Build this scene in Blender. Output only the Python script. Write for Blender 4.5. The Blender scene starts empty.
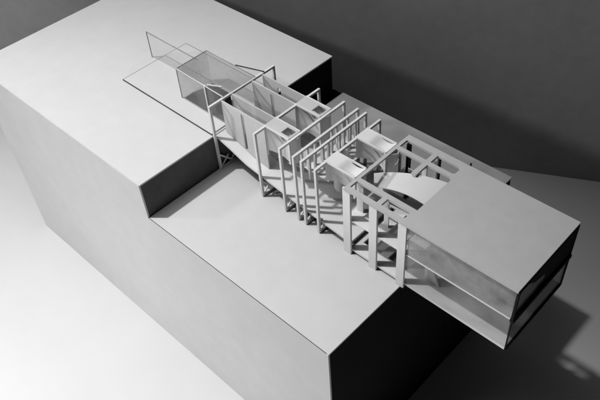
import bpy, bmesh, math, random
from mathutils import Vector, Matrix
random.seed(7)
S = 0.01                       # the model is laid out in centimetres
PI = math.pi
scene = bpy.context.scene
C = scene.collection

# ------------------------------------------------------------------ materials
def paper(name, v, rough=0.85, mottle=0.05, scale=60.0, bump=0.15, spec=0.08, trans=0.0):
    m = bpy.data.materials.new(name); m.use_nodes = True
    nt = m.node_tree; N = nt.nodes; L = nt.links
    b = N['Principled BSDF']
    tc = N.new('ShaderNodeTexCoord')
    n1 = N.new('ShaderNodeTexNoise'); n1.inputs['Scale'].default_value = scale
    n1.inputs['Detail'].default_value = 6; n1.inputs['Roughness'].default_value = 0.65
    L.new(tc.outputs['Object'], n1.inputs['Vector'])
    n3 = N.new('ShaderNodeTexNoise'); n3.inputs['Scale'].default_value = scale * 0.16
    n3.inputs['Detail'].default_value = 3
    L.new(tc.outputs['Object'], n3.inputs['Vector'])
    mx = N.new('ShaderNodeMath'); mx.operation = 'ADD'
    L.new(n1.outputs['Fac'], mx.inputs[0]); L.new(n3.outputs['Fac'], mx.inputs[1])
    cr = N.new('ShaderNodeMapRange')
    cr.inputs['From Min'].default_value = 0.7; cr.inputs['From Max'].default_value = 1.3
    cr.inputs['To Min'].default_value = v * (1 - mottle); cr.inputs['To Max'].default_value = v * (1 + mottle)
    L.new(mx.outputs[0], cr.inputs['Value'])
    cc = N.new('ShaderNodeCombineColor')
    for k in range(3): L.new(cr.outputs[0], cc.inputs[k])
    L.new(cc.outputs[0], b.inputs['Base Color'])
    b.inputs['Roughness'].default_value = rough
    b.inputs['Specular IOR Level'].default_value = spec
    n2 = N.new('ShaderNodeTexNoise'); n2.inputs['Scale'].default_value = scale * 12
    n2.inputs['Detail'].default_value = 4
    L.new(tc.outputs['Object'], n2.inputs['Vector'])
    bp = N.new('ShaderNodeBump'); bp.inputs['Strength'].default_value = bump
    bp.inputs['Distance'].default_value = 0.0004
    L.new(n2.outputs['Fac'], bp.inputs['Height']); L.new(bp.outputs[0], b.inputs['Normal'])
    if trans > 0:
        out = N['Material Output']
        t = N.new('ShaderNodeBsdfTranslucent'); L.new(cc.outputs[0], t.inputs['Color'])
        ms = N.new('ShaderNodeMixShader'); ms.inputs[0].default_value = trans
        L.new(b.outputs[0], ms.inputs[1]); L.new(t.outputs[0], ms.inputs[2])
        L.new(ms.outputs[0], out.inputs['Surface'])
    return m

def acetate(name, tint=0.8, haze=0.12, hazecol=0.7, scuff=18.0):
    m = bpy.data.materials.new(name); m.use_nodes = True
    nt = m.node_tree; N = nt.nodes; L = nt.links
    N.remove(N['Principled BSDF']); out = N['Material Output']
    tr = N.new('ShaderNodeBsdfTransparent'); tr.inputs[0].default_value = (tint,) * 3 + (1,)
    df = N.new('ShaderNodeBsdfDiffuse'); df.inputs[0].default_value = (hazecol,) * 3 + (1,)
    gl = N.new('ShaderNodeBsdfGlossy'); gl.inputs['Roughness'].default_value = 0.12
    tc = N.new('ShaderNodeTexCoord')
    ns = N.new('ShaderNodeTexNoise'); ns.inputs['Scale'].default_value = scuff; ns.inputs['Detail'].default_value = 3
    L.new(tc.outputs['Object'], ns.inputs['Vector'])
    mr = N.new('ShaderNodeMapRange'); mr.inputs['From Min'].default_value = 0.35; mr.inputs['From Max'].default_value = 0.7
    mr.inputs['To Min'].default_value = haze * 0.4; mr.inputs['To Max'].default_value = haze * 1.7
    L.new(ns.outputs['Fac'], mr.inputs['Value'])
    m1 = N.new('ShaderNodeMixShader'); L.new(mr.outputs[0], m1.inputs[0])
    L.new(tr.outputs[0], m1.inputs[1]); L.new(df.outputs[0], m1.inputs[2])
    lw = N.new('ShaderNodeLayerWeight'); lw.inputs['Blend'].default_value = 0.5
    pw = N.new('ShaderNodeMath'); pw.operation = 'POWER'; pw.inputs[1].default_value = 5.0
    L.new(lw.outputs['Facing'], pw.inputs[0])
    fr = N.new('ShaderNodeMath'); fr.operation = 'MULTIPLY_ADD'; fr.inputs[1].default_value = 0.35; fr.inputs[2].default_value = 0.025
    L.new(pw.outputs[0], fr.inputs[0])
    m2 = N.new('ShaderNodeMixShader'); L.new(fr.outputs[0], m2.inputs[0])
    L.new(m1.outputs[0], m2.inputs[1]); L.new(gl.outputs[0], m2.inputs[2])
    L.new(m2.outputs[0], out.inputs['Surface'])
    return m

M = dict(
    board=paper('white_card', 0.74, mottle=0.035, scale=30),
    deck=paper('white_deck_card', 0.72, mottle=0.035, scale=30),
    front=paper('white_side_card', 0.68, mottle=0.05, scale=22),
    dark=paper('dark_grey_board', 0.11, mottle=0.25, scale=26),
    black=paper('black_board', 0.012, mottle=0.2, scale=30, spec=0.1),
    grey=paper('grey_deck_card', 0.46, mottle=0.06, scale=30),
    paneedge=paper('pane_edge_grey', 0.38, mottle=0.3, scale=120),
    core=paper('cut_edge_grey', 0.10, mottle=0.2, scale=90),
    model=paper('model_card', 0.86, mottle=0.03, scale=70),
    thin=paper('thin_model_paper', 0.90, mottle=0.03, scale=80, trans=0.38),
    stick=paper('basswood_stick', 0.84, mottle=0.10, scale=140),
    roof=paper('roof_card', 0.58, mottle=0.05, scale=45),
    floor=paper('floor_paper', 0.72, mottle=0.03, scale=6, bump=0.1),
    wall=paper('backdrop_paper', 0.27, mottle=0.09, scale=40, bump=0.1),
    glass=acetate('clear_acetate', 0.975, 0.09, 0.85),
    smoke=acetate('grey_acetate', 0.925, 0.13, 0.5),
    cloudy=acetate('cloudy_acetate', 0.9, 0.42, 0.55, 22.0),
    tinted=acetate('tinted_acetate', 0.62, 0.06, 0.3),
    line=paper('dark_cut_line', 0.05, mottle=0.3, scale=120),
    rod=paper('black_rod', 0.02, mottle=0.2, scale=120),
)

# ------------------------------------------------------------------ mesh helpers
class MB:
    def __init__(self): self.bm = bmesh.new()
    def box(self, x0, x1, y0, y1, z0, z1):
        vs = [self.bm.verts.new((x * S, y * S, z * S)) for z in (z0, z1) for y in (y0, y1) for x in (x0, x1)]
        for f in ((0,2,3,1),(4,5,7,6),(0,1,5,4),(2,6,7,3),(0,4,6,2),(1,3,7,5)):
            self.bm.faces.new([vs[i] for i in f])
        return self
    def bar(self, p, q, w, h=None, up=(0, 0, 1)):
        """square stick from p to q"""
        h = h or w
        p = Vector(p); q = Vector(q); d = (q - p).normalized(); u = Vector(up)
        if abs(d.dot(u)) > .98: u = Vector((1, 0, 0))
        a = d.cross(u).normalized(); b = a.cross(d).normalized()
        vs = []
        for e in (p, q):
            for s, t in ((-1,-1),(1,-1),(1,1),(-1,1)):
                vs.append(self.bm.verts.new((e + a * (s * w / 2) + b * (t * h / 2)) * S))
        for f in ((0,1,2,3),(7,6,5,4),(0,4,5,1),(1,5,6,2),(2,6,7,3),(3,7,4,0)):
            self.bm.faces.new([vs[i] for i in f])
        bmesh.ops.recalc_face_normals(self.bm, faces=self.bm.faces)
        return self
    def plate(self, outline, holes, axis, a, b):
        """flat sheet with cut-outs; outline/holes are 2-D loops, thickness a..b along axis"""
        def P(u, v, w):
            return {'z': (u, v, w), 'y': (u, w, v), 'x': (w, u, v)}[axis]
        tb = bmesh.new(); edges = []
        for loop in [outline] + list(holes):
            vs = [tb.verts.new(Vector(P(u, v, a)) * S) for u, v in loop]
            edges += [tb.edges.new((vs[i], vs[(i + 1) % len(vs)])) for i in range(len(vs))]
        bmesh.ops.triangle_fill(tb, edges=edges, use_beauty=True)
        r = bmesh.ops.extrude_face_region(tb, geom=tb.faces[:])
        d = Vector(P(0, 0, b - a)) * S
        for v in r['geom']:
            if isinstance(v, bmesh.types.BMVert): v.co += d
        bmesh.ops.recalc_face_normals(tb, faces=tb.faces)
        me = bpy.data.meshes.new('tmp'); tb.to_mesh(me); tb.free()
        self.bm.from_mesh(me); bpy.data.meshes.remove(me)
        return self
    def strip(self, la, lb, t, n=(0, 0, 1)):
        """thick ruled sheet between two polylines la, lb (3-D), thickness t against direction n"""
        n = Vector(n) * t; k = len(la)
        A = [self.bm.verts.new(Vector(p) * S) for p in la]; B = [self.bm.verts.new(Vector(p) * S) for p in lb]
        A2 = [self.bm.verts.new((Vector(p) - n) * S) for p in la]; B2 = [self.bm.verts.new((Vector(p) - n) * S) for p in lb]
        for i in range(k - 1):
            for q in ((A[i],A[i+1],B[i+1],B[i]),(A2[i],B2[i],B2[i+1],A2[i+1]),(A[i],A2[i],A2[i+1],A[i+1]),(B[i],B[i+1],B2[i+1],B2[i])):
                f = self.bm.faces.new(q); f.smooth = True
        self.bm.faces.new((A[0],B[0],B2[0],A2[0])); self.bm.faces.new((A[-1],A2[-1],B2[-1],B[-1]))
        bmesh.ops.recalc_face_normals(self.bm, faces=self.bm.faces)
        return self
    def build(self, name, mat, parent=None, bevel=0.0):
        me = bpy.data.meshes.new(name); bmesh.ops.recalc_face_normals(self.bm, faces=self.bm.faces)
        self.bm.to_mesh(me); self.bm.free(); me.materials.append(mat)
        o = bpy.data.objects.new(name, me); C.objects.link(o)
        if parent: o.parent = parent
        if bevel:
            m = o.modifiers.new('edge', 'BEVEL'); m.width = bevel * S; m.segments = 2; m.limit_method = 'ANGLE'
            m.angle_limit = math.radians(50)
        if any(p.use_smooth for p in me.polygons):
            me.set_sharp_from_angle(angle=math.radians(40))
        return o

def empty(name, label, cat, group=None):
    o = bpy.data.objects.new(name, None); C.objects.link(o); o.empty_display_size = 0.05
    o['label'] = label; o['category'] = cat
    if group: o['group'] = group
    return o
def rr(x0, x1, y0, y1, r=0.0, corners='all', n=6):
    """rectangle loop, optionally rounded at the x1 end"""
    if r <= 0: return [(x0,y0),(x1,y0),(x1,y1),(x0,y1)]
    pts = [(x0, y0)]
    for k in range(n + 1):
        a = -PI/2 + PI/2 * k / n; pts.append((x1 - r + r*math.cos(a), y0 + r + r*math.sin(a)))
    for k in range(n + 1):
        a = PI/2 * k / n; pts.append((x1 - r + r*math.cos(a), y1 - r + r*math.sin(a)))
    pts.append((x0, y1)); return pts

H = 7.31; L_ = 40.0; W_ = 46.1; U_ = 54.0; G = -39.69; T = 13.65

# ------------------------------------------------------------------ setting
fl = MB().box(-420, 500, -420, 500, G - 1, G).build('floor', M['floor']); fl['kind'] = 'structure'
wd = Vector((20.95, 10.9, 0)).normalized(); wn = Vector((-wd.y, wd.x, 0))
w0 = Vector((18.02, 86.77, 0))
wb = MB(); a = w0 - wd * 330; b = w0 + wd * 420
vs = []
for z in (G - 0.5, 160):
    for p in (a, b, b + wn * 1.5, a + wn * 1.5):
        vs.append(wb.bm.verts.new(Vector((p.x, p.y, z)) * S))
for f in ((0,1,5,4),(1,2,6,5),(2,3,7,6),(3,0,4,7),(4,5,6,7),(3,2,1,0)): wb.bm.faces.new([vs[i] for i in f])
wl = wb.build('wall', M['wall']); wl['kind'] = 'structure'

# ------------------------------------------------------------------ stepped base
base = empty('stepped_base', 'large white card block with one step down, under the whole model house', 'model base')
e = 0.3
MB().plate([(-U_, 0.12), (0, 0.12), (0, W_), (-U_, W_)], [], 'z', H - e, H).build('upper_top_panel', M['board'], base, 0.03)
MB().plate([(0.12, 0.12), (L_, 0.12), (L_, 32.45), (0.12, 32.45)], [], 'z', -e, 0).build('lower_top_panel', M['deck'], base, 0.03)
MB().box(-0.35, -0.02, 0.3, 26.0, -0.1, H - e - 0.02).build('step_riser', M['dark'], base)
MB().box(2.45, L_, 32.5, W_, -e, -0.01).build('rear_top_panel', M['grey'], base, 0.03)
MB().box(-0.35, -0.02, 26.0, W_ - 0.3, -6, H - e - 0.02).box(-0.02, 2.6, 32.4, W_ - .35, -6.2, -6).box(-.02, 2.6, W_ - .34, W_ - .04, -6, -.32).build('shadow_slot', M['black'], base)  # black sheets put the shade at the rear of the step into colour
MB().plate([(-U_, G + 0.01), (L_ - 0.02, G + 0.01), (L_ - 0.02, -0.10), (0.02, -0.10), (-0.02, H - 0.08), (-U_, H - 0.08)], [], 'y', 0, e).build('front_panel', M['front'], base)
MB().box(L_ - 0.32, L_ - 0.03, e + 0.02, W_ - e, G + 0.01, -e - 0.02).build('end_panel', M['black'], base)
MB().plate([(-U_, G + 0.01), (L_ - 0.4, G + 0.01), (L_ - 0.4, -e - 0.02), (-0.4, -e - 0.02), (-0.4, H - e - 0.02), (-U_, H - e - 0.02)], [], 'y', W_ - e, W_ - 0.02).build('rear_panel', M['front'], base)
MB().box(-U_, -U_ + e, e + 0.02, W_ - e - 0.02, G + 0.01, H - e - 0.02).build('side_panel', M['front'], base)
MB().box(0.0, L_ - 0.4, 0.045, 0.115, -0.22, -0.012).build('edge_joint', M['line'], base)

# ------------------------------------------------------------------ things on the upper plateau
ts = empty('terrace_sheet', 'thin white card rectangle with dark cut edges lying flat on the upper plateau', 'card sheet')
MB().box(-25.4, -0.4, 15.9, 31.2, H + 0.03, H + 0.22).build('sheet', M['board'], ts)
ed = MB(); 
ed.box(-25.53, -25.4, 15.77, 31.33, H + 0.01, H + 0.2)
ed.box(-25.4, -0.2, 15.75, 15.9, H + 0.01, H + 0.2); ed.box(-25.4, -0.4, 31.2, 31.31, H + 0.01, H + 0.2)
ed.build('dark_edge', M['core'], ts)

sp = empty('standing_acetate_pane', 'single clear upright acetate pane standing on the flat white card sheet', 'clear pane')
MB().box(-27.2, -12.3, 24.1, 24.18, H + 0.24, 12.9).build('pane', M['glass'], sp)
pe = MB(); pe.box(-27.2, -12.3, 24.06, 24.22, 12.9, 13.02); pe.box(-27.28, -27.2, 24.06, 24.22, H + 0.02, 13.02)
pe.build('pane_edge', M['paneedge'], sp)

gb = empty('acetate_box', 'greyish see-through acetate box on the upper plateau beside the first stick frame', 'clear box')
gx0, gx1, gy0, gy1, gz0, gz1 = -12.2, 0.25, 19.25, 26.3, H + 0.24, T + 0.05
MB().box(gx0, gx1, gy0, gy0 + .08, gz0, gz1).build('front_pane', M['smoke'], gb)
MB().box(gx0, gx0 + .08, gy0 + .1, gy1 - .1, gz0, gz1).build('end_pane', M['smoke'], gb)
MB().box(gx0, gx1, gy1 - .08, gy1, gz0, gz1).build('rear_pane', M['glass'], gb)
MB().box(gx0, gx1, gy0, gy1, gz1 + .01, gz1 + .09).build('top_pane', M['smoke'], gb)
r_ = MB()
t_ = 0.11
for p, q in (((gx0,gy0,gz1+.12),(gx0,gy1,gz1+.12)), ((gx0,gy1,gz1+.12),(gx1,gy1,gz1+.12)), ((gx0,gy0,gz0),(gx0,gy0,gz1+.1))):
    r_.bar(p, q, t_)
r_.build('pane_edge', M['paneedge'], gb)
r2 = MB(); r2.bar((gx0, gy0, gz1 + .12), (gx1, gy0 - .3, gz1 + .12), t_); r2.bar((-4.6, gy0 - .05, gz0), (-4.6, gy0 - .05, gz1 + .1), .28)
r2.build('light_edge', M['stick'], gb)
r2 = MB(); r2.strip([(-4.9, 26.35, T + .1), (-2, 27.3, T + .02)], [(-0.3, 26.2, T + .1), (0.2, 28.0, T + .02)], .07); r2.build('corner_pane', M['glass'], gb)
MB().bar((-4.8, 26.5, T + .16), (0.5, 28.3, T + .12), .16).build('corner_pane_edge', M['core'], gb)
MB().box(-4.5, 0.3, 19.45, 20.75, T - .5, T - .4).box(-4.35, 0.3, 20.5, 20.6, H + .3, T - .1).build('gap_shade_sheet', M['black'], gb)  # black sheets paint in the dark of the gap between the walls
MB().plate([(-11.7, 19.5), (-0.6, 19.5), (-0.6, 23.6), (-8.6, 25.2), (-10.2, 24.9), (-11.4, 23.2), (-11.8, 21.4)], [], 'z', H + .25, H + .33).build('floor_shadow', M['dark'], gb)  # dark sheet painting the shadow on the plateau inside the box
MB().bar((-4.3, 19.5, T + .2), (-1.8, 20.7, T + .2), .2).build('cross_strip', M['stick'], gb)

# ------------------------------------------------------------------ house model
hm = empty('house_model', 'long white house model of stick frames, its roofed end jutting past the base', 'architectural model')

FY, RY = 15.95, 30.65
def frame(x, w=0.42, brace=True, zb=0.0, rear_z=0.0):
    f = bpy.data.objects.new('portal_frame', None); C.objects.link(f); f.parent = hm
    j = random.uniform(-.1, .1)
    MB().bar((x, FY, zb), (x + j, FY, T - .38), w).build('post', M['stick'], f, 0.02)
    MB().bar((x, RY, rear_z), (x + j, RY, T - .38), w).build('post', M['stick'], f, 0.02)
    MB().bar((x + j, FY - w / 2, T - .2), (x + j, RY + w / 2, T - .2), w, w * .9).build('beam', M['stick'], f, 0.02)
    if brace:
        MB().bar((x, FY + w/2, 0.2), (x, FY + 3.6, 0.2), w * .8).build('foot_rail', M['stick'], f)
        MB().bar((x, FY + .1, 3.2), (x, FY + 2.6, 0.5), w * .7).build('brace', M['stick'], f)
        MB().bar((x, FY + .35, 0.5), (x, FY + 2.0, 2.0), w * .6).build('brace', M['stick'], f)
        MB().bar((x, FY + 2.6, 0.5), (x, FY + 4.2, 2.2), w * .6).build('brace', M['stick'], f)
    return f
for x in (0.35, 11.0, 16.4, 19.4, 20.95, 23.8): frame(x)

# the long sloping ramp floor under the frames
def rampz(x): 
    pts = [(-0.3, 7.25), (3.4, 6.2), (7, 4.9), (15.5, 3.6), (24, 2.6), (30, 1.9)]
    for (a, za), (b, zb) in zip(pts, pts[1:]):
        if x <= b: 
            t = max(0, (x - a) / (b - a)); return za + (zb - za) * t
    return pts[-1][1]
xs = [-0.3 + i * 30.3 / 24 for i in range(25)]
MB().strip([(x, 16.35, rampz(x)) for x in xs], [(x, 30.2, rampz(x)) for x in xs], 0.45).build('ramp_floor', M['model'], hm)

# parallel corridor walls
def wall_xz(x0, x1, y, zt, holes=(), mat='thin', t=.22, name='corridor_wall'):
    n = 12
    lo = [(x0 + (x1 - x0) * i / n, rampz(x0 + (x1 - x0) * i / n) + .02) for i in range(n + 1)]
    out = lo + [(x1, zt), (x0, zt)]
    return MB().plate(out, holes, 'y', y, y + t).build(name, M[mat], hm)
wall_xz(0.7, 10.7, 18.2, T, [[(5.25, 5.8), (5.95, 5.6), (5.95, 13.1), (5.25, 13.2)]])
wall_xz(0.7, 10.7, 20.55, T)
wall_xz(0.7, 10.7, 25.2, T, [[(5.0, 7.4), (5.75, 7.2), (5.75, 12.9), (5.0, 13.0)]])
wall_xz(0.7, 10.7, 27.65, T, [[(4.2, 11.0), (4.95, 11.0), (4.95, 12.5), (4.2, 12.5)]])

def pod(x0, x1, y0, y1, zt, zb, recess=1.2, bulge=0.5, cell=False, name='hanging_box'):
    p = bpy.data.objects.new(name, None); C.objects.link(p); p.parent = hm
    n = 16
    # lid, sagging between its rims
    xm = x0 + (x1 - x0) * (0.6 if cell else 0.42)
    pr_ = []
    for i in range(n + 1):
        x = x0 + (x1 - x0) * i / n
        s = 0.0 if x < xm else math.sin(PI * (x - xm) / (x1 - xm))
        pr_.append((x, zt - (0.0 if cell else 0.55) * s))
    if cell:
        MB().plate([(x0, y0), (x1, y0), (x1, y1), (x0, y1)], [[(xm, y0 + .5), (x1 - .35, y0 + .5), (x1 - .35, y1 - .45), (xm, y1 - .45)]], 'z', zt - .15, zt).build('lid', M['thin'], p)
        MB().strip([(xm - .2 + (x1 - .2 - xm) * i / 8, y0 + .3, zt - .3 - 1.1 * math.sin(PI * i / 8)) for i in range(9)],
                   [(xm - .2 + (x1 - .2 - xm) * i / 8, y1 - .3, zt - .3 - 1.1 * math.sin(PI * i / 8)) for i in range(9)], .1).build('recess', M['thin'], p)
    else:
        MB().strip([(x, y0 + .1, z) for x, z in pr_], [(x, y1 - .1, z) for x, z in pr_], .14).build('lid', M['model'], p)
    # front panel, concave in plan, and bulging end panel
    def lz(x): return (zt - .25 if cell else min(p_[1] for p_ in pr_ if abs(p_[0] - x) < (x1 - x0) / n * 1.01) - .2)
    def fy(t): return y0 + .12 + recess * math.sin(PI * min(1, t * 1.05)) ** .7 if 0 < t < .95 else y0 + .12
    fr = [(x0 + (x1 - x0) * i / n, fy(i / n)) for i in range(n + 1)]
    MB().strip([(x, y, lz(x)) for x, y in fr], [(x, y, zb) for x, y in fr], .12, (0, -1, 0)).build('front_panel', M['thin'], p)
    MB().box(x0, x1, y0 - .06, y0 + .14, zt - .22, zt + .08).build('rim', M['model'], p)
    MB().box(x0, x1, y1 - .1, y1 + .1, zt - .22, zt + .08).build('rim', M['model'], p)
    MB().box(x0 + .02, x1 - .1, y1 - .1, y1 + .05, zb, zt - (.24 if cell else .85)).build('rear_panel', M['thin'], p)
    ez = [(x1 + bulge * math.sin(PI * i / n), y0 + .15 + (y1 - y0 - .2) * i / n) for i in range(n + 1)]
    MB().strip([(x, y, zt - .25) for x, y in ez], [(x, y, zb) for x, y in ez], .12, (1, 0, 0)).build('end_panel', M['thin'], p)
    MB().plate([(x0, y0 + 1.3), (x1, y0 + 1.3), (x1, y1 - .15), (x0, y1 - .15)], [], 'z', zb - .14, zb - .02).build('base_panel', M['thin'], p)
    MB().box(x1 - .3, x1 + .02, y0 - .02, y0 + .3, zb, zt - .24).build('corner_strip', M['model'], p)
    return p
pod(10.75, 16.15, 18.2, 20.75, T + .05, 8.5, cell=True, bulge=.7, recess=.55)
pod(10.75, 16.15, 25.2, 27.85, T + .05, 8.2, cell=True, bulge=.7, recess=.7)
pod(23.55, 29.4, 18.15, 20.75, T + .05, 9.5)
pod(23.55, 29.4, 25.15, 27.85, T + .05, 9.3, bulge=1.3)
# curved screens that sweep from the boxes down into the court between the frames
def arc_wall(cx, cy, r, a0, a1, z0, z1, name='curved_screen'):
    n = 18; P = [(cx + r*math.cos(math.radians(a0 + (a1-a0)*i/n)), cy + r*math.sin(math.radians(a0 + (a1-a0)*i/n))) for i in range(n+1)]
    MB().strip([(x, y, z1) for x, y in P], [(x, y, z0) for x, y in P], .12, (0.7, 0.7, 0)).build(name, M['thin'], hm)
arc_wall(22.6, 23.4, 1.5, 90, 330, 4.0, 10.4)
arc_wall(29.2, 25.0, 2.2, 0, 80, 7.8, 12.6)
# middle landing and the rows of studs hanging from the twin beams
MB().plate([(17.4, 19.0), (23.4, 19.0), (23.4, 29.6), (17.4, 29.6)], [], 'z', 8.6, 8.8).build('landing', M['model'], hm)
for x in (19.4, 20.95):
    for y in (17.6, 18.9, 20.6, 21.9, 24.4, 25.5, 27.0, 28.2):
        MB().bar((x + random.uniform(-.07, .07), y + random.uniform(-.15, .15), 8.85), (x, y, T - .3), .34).build('stud', M['stick'], hm)

# flat posts carrying the lower end
for x in (29.9, 34.8, 39.9):
    MB().box(x - .75, x + .65, FY - .25, FY + .12, 0.02 if x < 39 else -0.0, T - .12).build('flat_post', M['model'], hm, 0.02)
    MB().box(x - .3, x + .3, RY - .3, RY - .05, 0.02, T - .45).build('rear_post', M['rod'] if x < 30 else M['stick'], hm)
for x, y in ((36.0, 29.6), (30.4, 29.3)):
    MB().bar((x, y, 0.02), (x, y, T - .42), .3).build('black_rod', M['rod'], hm)
MB().bar((40.3, 31.0, 0.02), (40.3, 31.0, T + .2), .2).build('black_rod', M['rod'], hm)

# roof plate with its openings
holes = [rr(30.0, 34.8, 16.45, 17.9), rr(35.6, 39.6, 16.45, 17.9, .3),
         [(30.0, 18.75), (40.0, 18.75), (40.0, 26.5), (39.6, 26.95), (35.6, 26.95), (35.6, 24.2), (34.8, 24.2), (34.8, 26.95), (30.0, 26.95)],
         rr(30.0, 34.8, 27.75, 29.5), rr(35.6, 39.7, 27.75, 29.5, .45)]
MB().plate([(29.45, 15.6), (57.5, 15.6), (57.5, 30.7), (29.45, 30.7)], holes, 'z', T - .38, T).build('roof', M['roof'], hm)
# curved sheet rising between the boxes to the roof
n = 18; la = []; lb = []
for i in range(n + 1):
    t = i / n; x = 28.9 + 11.09 * t
    s = t * t * (3 - 2 * t) if t > 0 else 0
    z = 10.2 + (T - .005 - 10.2) * (1 - (1 - t) ** 2.0)
    la.append((x + 1.6 * (1 - t), 21.2 - 0.9 * t, z)); lb.append((x - .4 * (1 - t), 23.6 + 2.2 * t, z))
MB().strip(la, lb, .12).build('curved_ramp', M['board'], hm)
# hanging cross panels
for y in (18.2, 26.95):
    for x0, x1 in ((29.7, 30.9), (34.8, 35.6)):
        MB().box(x0, x1, y, y + .18, 7.5, T - .4).build('hanging_panel', M['model'], hm)
MB().plate([(29.4, 15.95), (57.3, 15.95), (57.3, 30.4), (29.4, 30.4)],
           [[(31.4, 17.6), (34.2, 17.6), (34.2, 22.0), (31.4, 22.0)], [(36.0, 17.6), (39.2, 17.6), (39.2, 22), (36.0, 22)],
            [(30.6, 24.5), (34, 24.5), (34, 27.5), (30.6, 27.5)]], 'z', 7.2, 7.42).build('middle_floor', M['model'], hm)
MB().plate([(29.0, 16.1), (57.3, 15.95), (57.3, 30.4), (29.0, 30.4)],
           [[(31.0, 18.2), (34.4, 18.2), (34.4, 26.0), (31.0, 26.0)], [(35.8, 18.2), (39.4, 18.2), (39.4, 26), (35.8, 26)]], 'z', .55, .95).build('bottom_floor', M['model'], hm)
# cantilever cladding
MB().box(40.7, 57.2, 16.0, 16.08, 7.5, T - .42).build('upper_front_pane', M['cloudy'], hm)
MB().box(40.7, 57.2, 16.0, 16.06, 1.0, 7.15).build('lower_front_pane', M['glass'], hm)
MB().box(40.7, 57.2, 30.3, 30.38, 1.0, T - .42).build('rear_pane', M['smoke'], hm)
MB().box(57.3, 57.36, 16.0, 30.4, 1.0, T - .42).build('end_pane', M['tinted'], hm)
ef = MB()
ef.bar((57.45, 15.95, 7.1), (57.45, 15.95, T - .4), .34); ef.bar((57.45, 15.95, .9), (57.45, 15.95, 7.1), .16)
ef.bar((57.45, 30.5, .8), (57.45, 30.5, T - .4), .25)
ef.bar((57.45, 15.95, T - .55), (57.45, 30.5, T - .55), .34); ef.bar((57.45, 15.9, 7.2), (57.45, 30.5, 7.2), .62)
ef.bar((57.45, 15.95, .72), (57.45, 30.5, .72), .26)
ef.build('end_frame', M['rod'], hm)
MB().plate([(30.4, 7.4), (30.4, T - .5), (17.5, T - .5), (20.4, 10.9), (23.4, 9.9), (24.2, 7.4)], [], 'x', 57.38, 57.44).build('interior_shade_sheet', M['black'], hm)  # black sheet painting the shaded interior behind the end pane
MB().bar((40.6, 15.93, T - .48), (57.3, 15.93, T - .48), .16).build('roof_shadow_joint', M['line'], hm)
MB().box(43.0, 43.9, 18.3, 18.5, 7.5, T - .5).build('partition', M['model'], hm)
MB().plate([(42.2, 1.0), (44.8, 1.0), (42.2, 6.9)], [], 'y', 18.6, 18.8).build('partition', M['model'], hm)

# ------------------------------------------------------------------ light
def spot(name, loc, target, watts, size, blend, radius):
    l = bpy.data.lights.new(name, 'SPOT'); l.energy = watts; l.spot_size = math.radians(size); l.spot_blend = blend
    l.shadow_soft_size = radius
    o = bpy.data.objects.new(name, l); C.objects.link(o); o.location = Vector(loc) * S
    o.rotation_euler = (Vector(target) - Vector(loc)).to_track_quat('-Z', 'Y').to_euler()
    return o
spot('ceiling_spot', (-209, -174, 600), (-22, -184, -20), 1720, 45.5, 0.7, 0.12)
spot('second_lamp', (-200, -158, 164), (60, 140, 80), 330, 50, 1.0, 0.11)
spot('wall_fill', (-205, -90, 60), (-126, 12, 6), 60, 24, 1.0, 0.05)  # third spot is an added fill brightening the left of the backdrop
al = bpy.data.lights.new('left_fill', 'AREA'); al.energy = 0.5; al.size = 1.2; al.size_y = 0.9; al.shape = 'RECTANGLE'  # soft fill lamp added from the front left
ao = bpy.data.objects.new('left_fill', al); C.objects.link(ao); ao.location = (-1.4, -1.9, 1.1)
ao.rotation_euler = (Vector((0, 0.2, 0)) - ao.location).to_track_quat('-Z', 'Y').to_euler()

bl = bpy.data.lights.new('low_fill', 'AREA'); bl.energy = 2.6; bl.shape = 'DISK'; bl.size = 0.7  # added lamp imitating light bounced off the floor onto the front panel
bo = bpy.data.objects.new('low_fill', bl); C.objects.link(bo); bo.location = (-0.1, -0.72, -0.31)
bo.rotation_euler = (Vector((-0.1, 0, -0.36)) - bo.location).to_track_quat('-Z', 'Y').to_euler()
tl = bpy.data.lights.new('overhead_fill', 'AREA'); tl.energy = 3.8; tl.shape = 'DISK'; tl.size = 0.8  # added soft lamp above, lifting the shadows at the step and house
to = bpy.data.objects.new('overhead_fill', tl); C.objects.link(to); to.location = (-0.22, -0.2, 1.1)
to.rotation_euler = (0, 0, 0)

w = bpy.data.worlds.new('World'); scene.world = w; w.use_nodes = True
w.node_tree.nodes['Background'].inputs[0].default_value = (1, 1, 1, 1)
w.node_tree.nodes['Background'].inputs[1].default_value = 0.004

# ------------------------------------------------------------------ camera
cam = bpy.data.cameras.new('camera'); co = bpy.data.objects.new('camera', cam); C.objects.link(co)
cam.sensor_width = 36; cam.lens = 36 * 714.93 / 600; cam.clip_start = 0.02; cam.clip_end = 50
R = ((0.72366018, 0.68744801, -0.06108336), (0.45666399, -0.54331452, -0.70446245), (-0.51746878, 0.48189685, -0.70710783))
m = Matrix(((R[0][0], -R[1][0], -R[2][0]), (R[0][1], -R[1][1], -R[2][1]), (R[0][2], -R[1][2], -R[2][2])))
co.matrix_world = Matrix.Translation(Vector((77.98823, -38.10671, 84.13347)) * S) @ m.to_4x4()
scene.camera = co
scene.view_settings.view_transform = 'Standard'; scene.view_settings.look = 'None'
scene.view_settings.exposure = 0; scene.view_settings.gamma = 1
scene.cycles.max_bounces = 10; scene.cycles.diffuse_bounces = 1; scene.cycles.transparent_max_bounces = 24
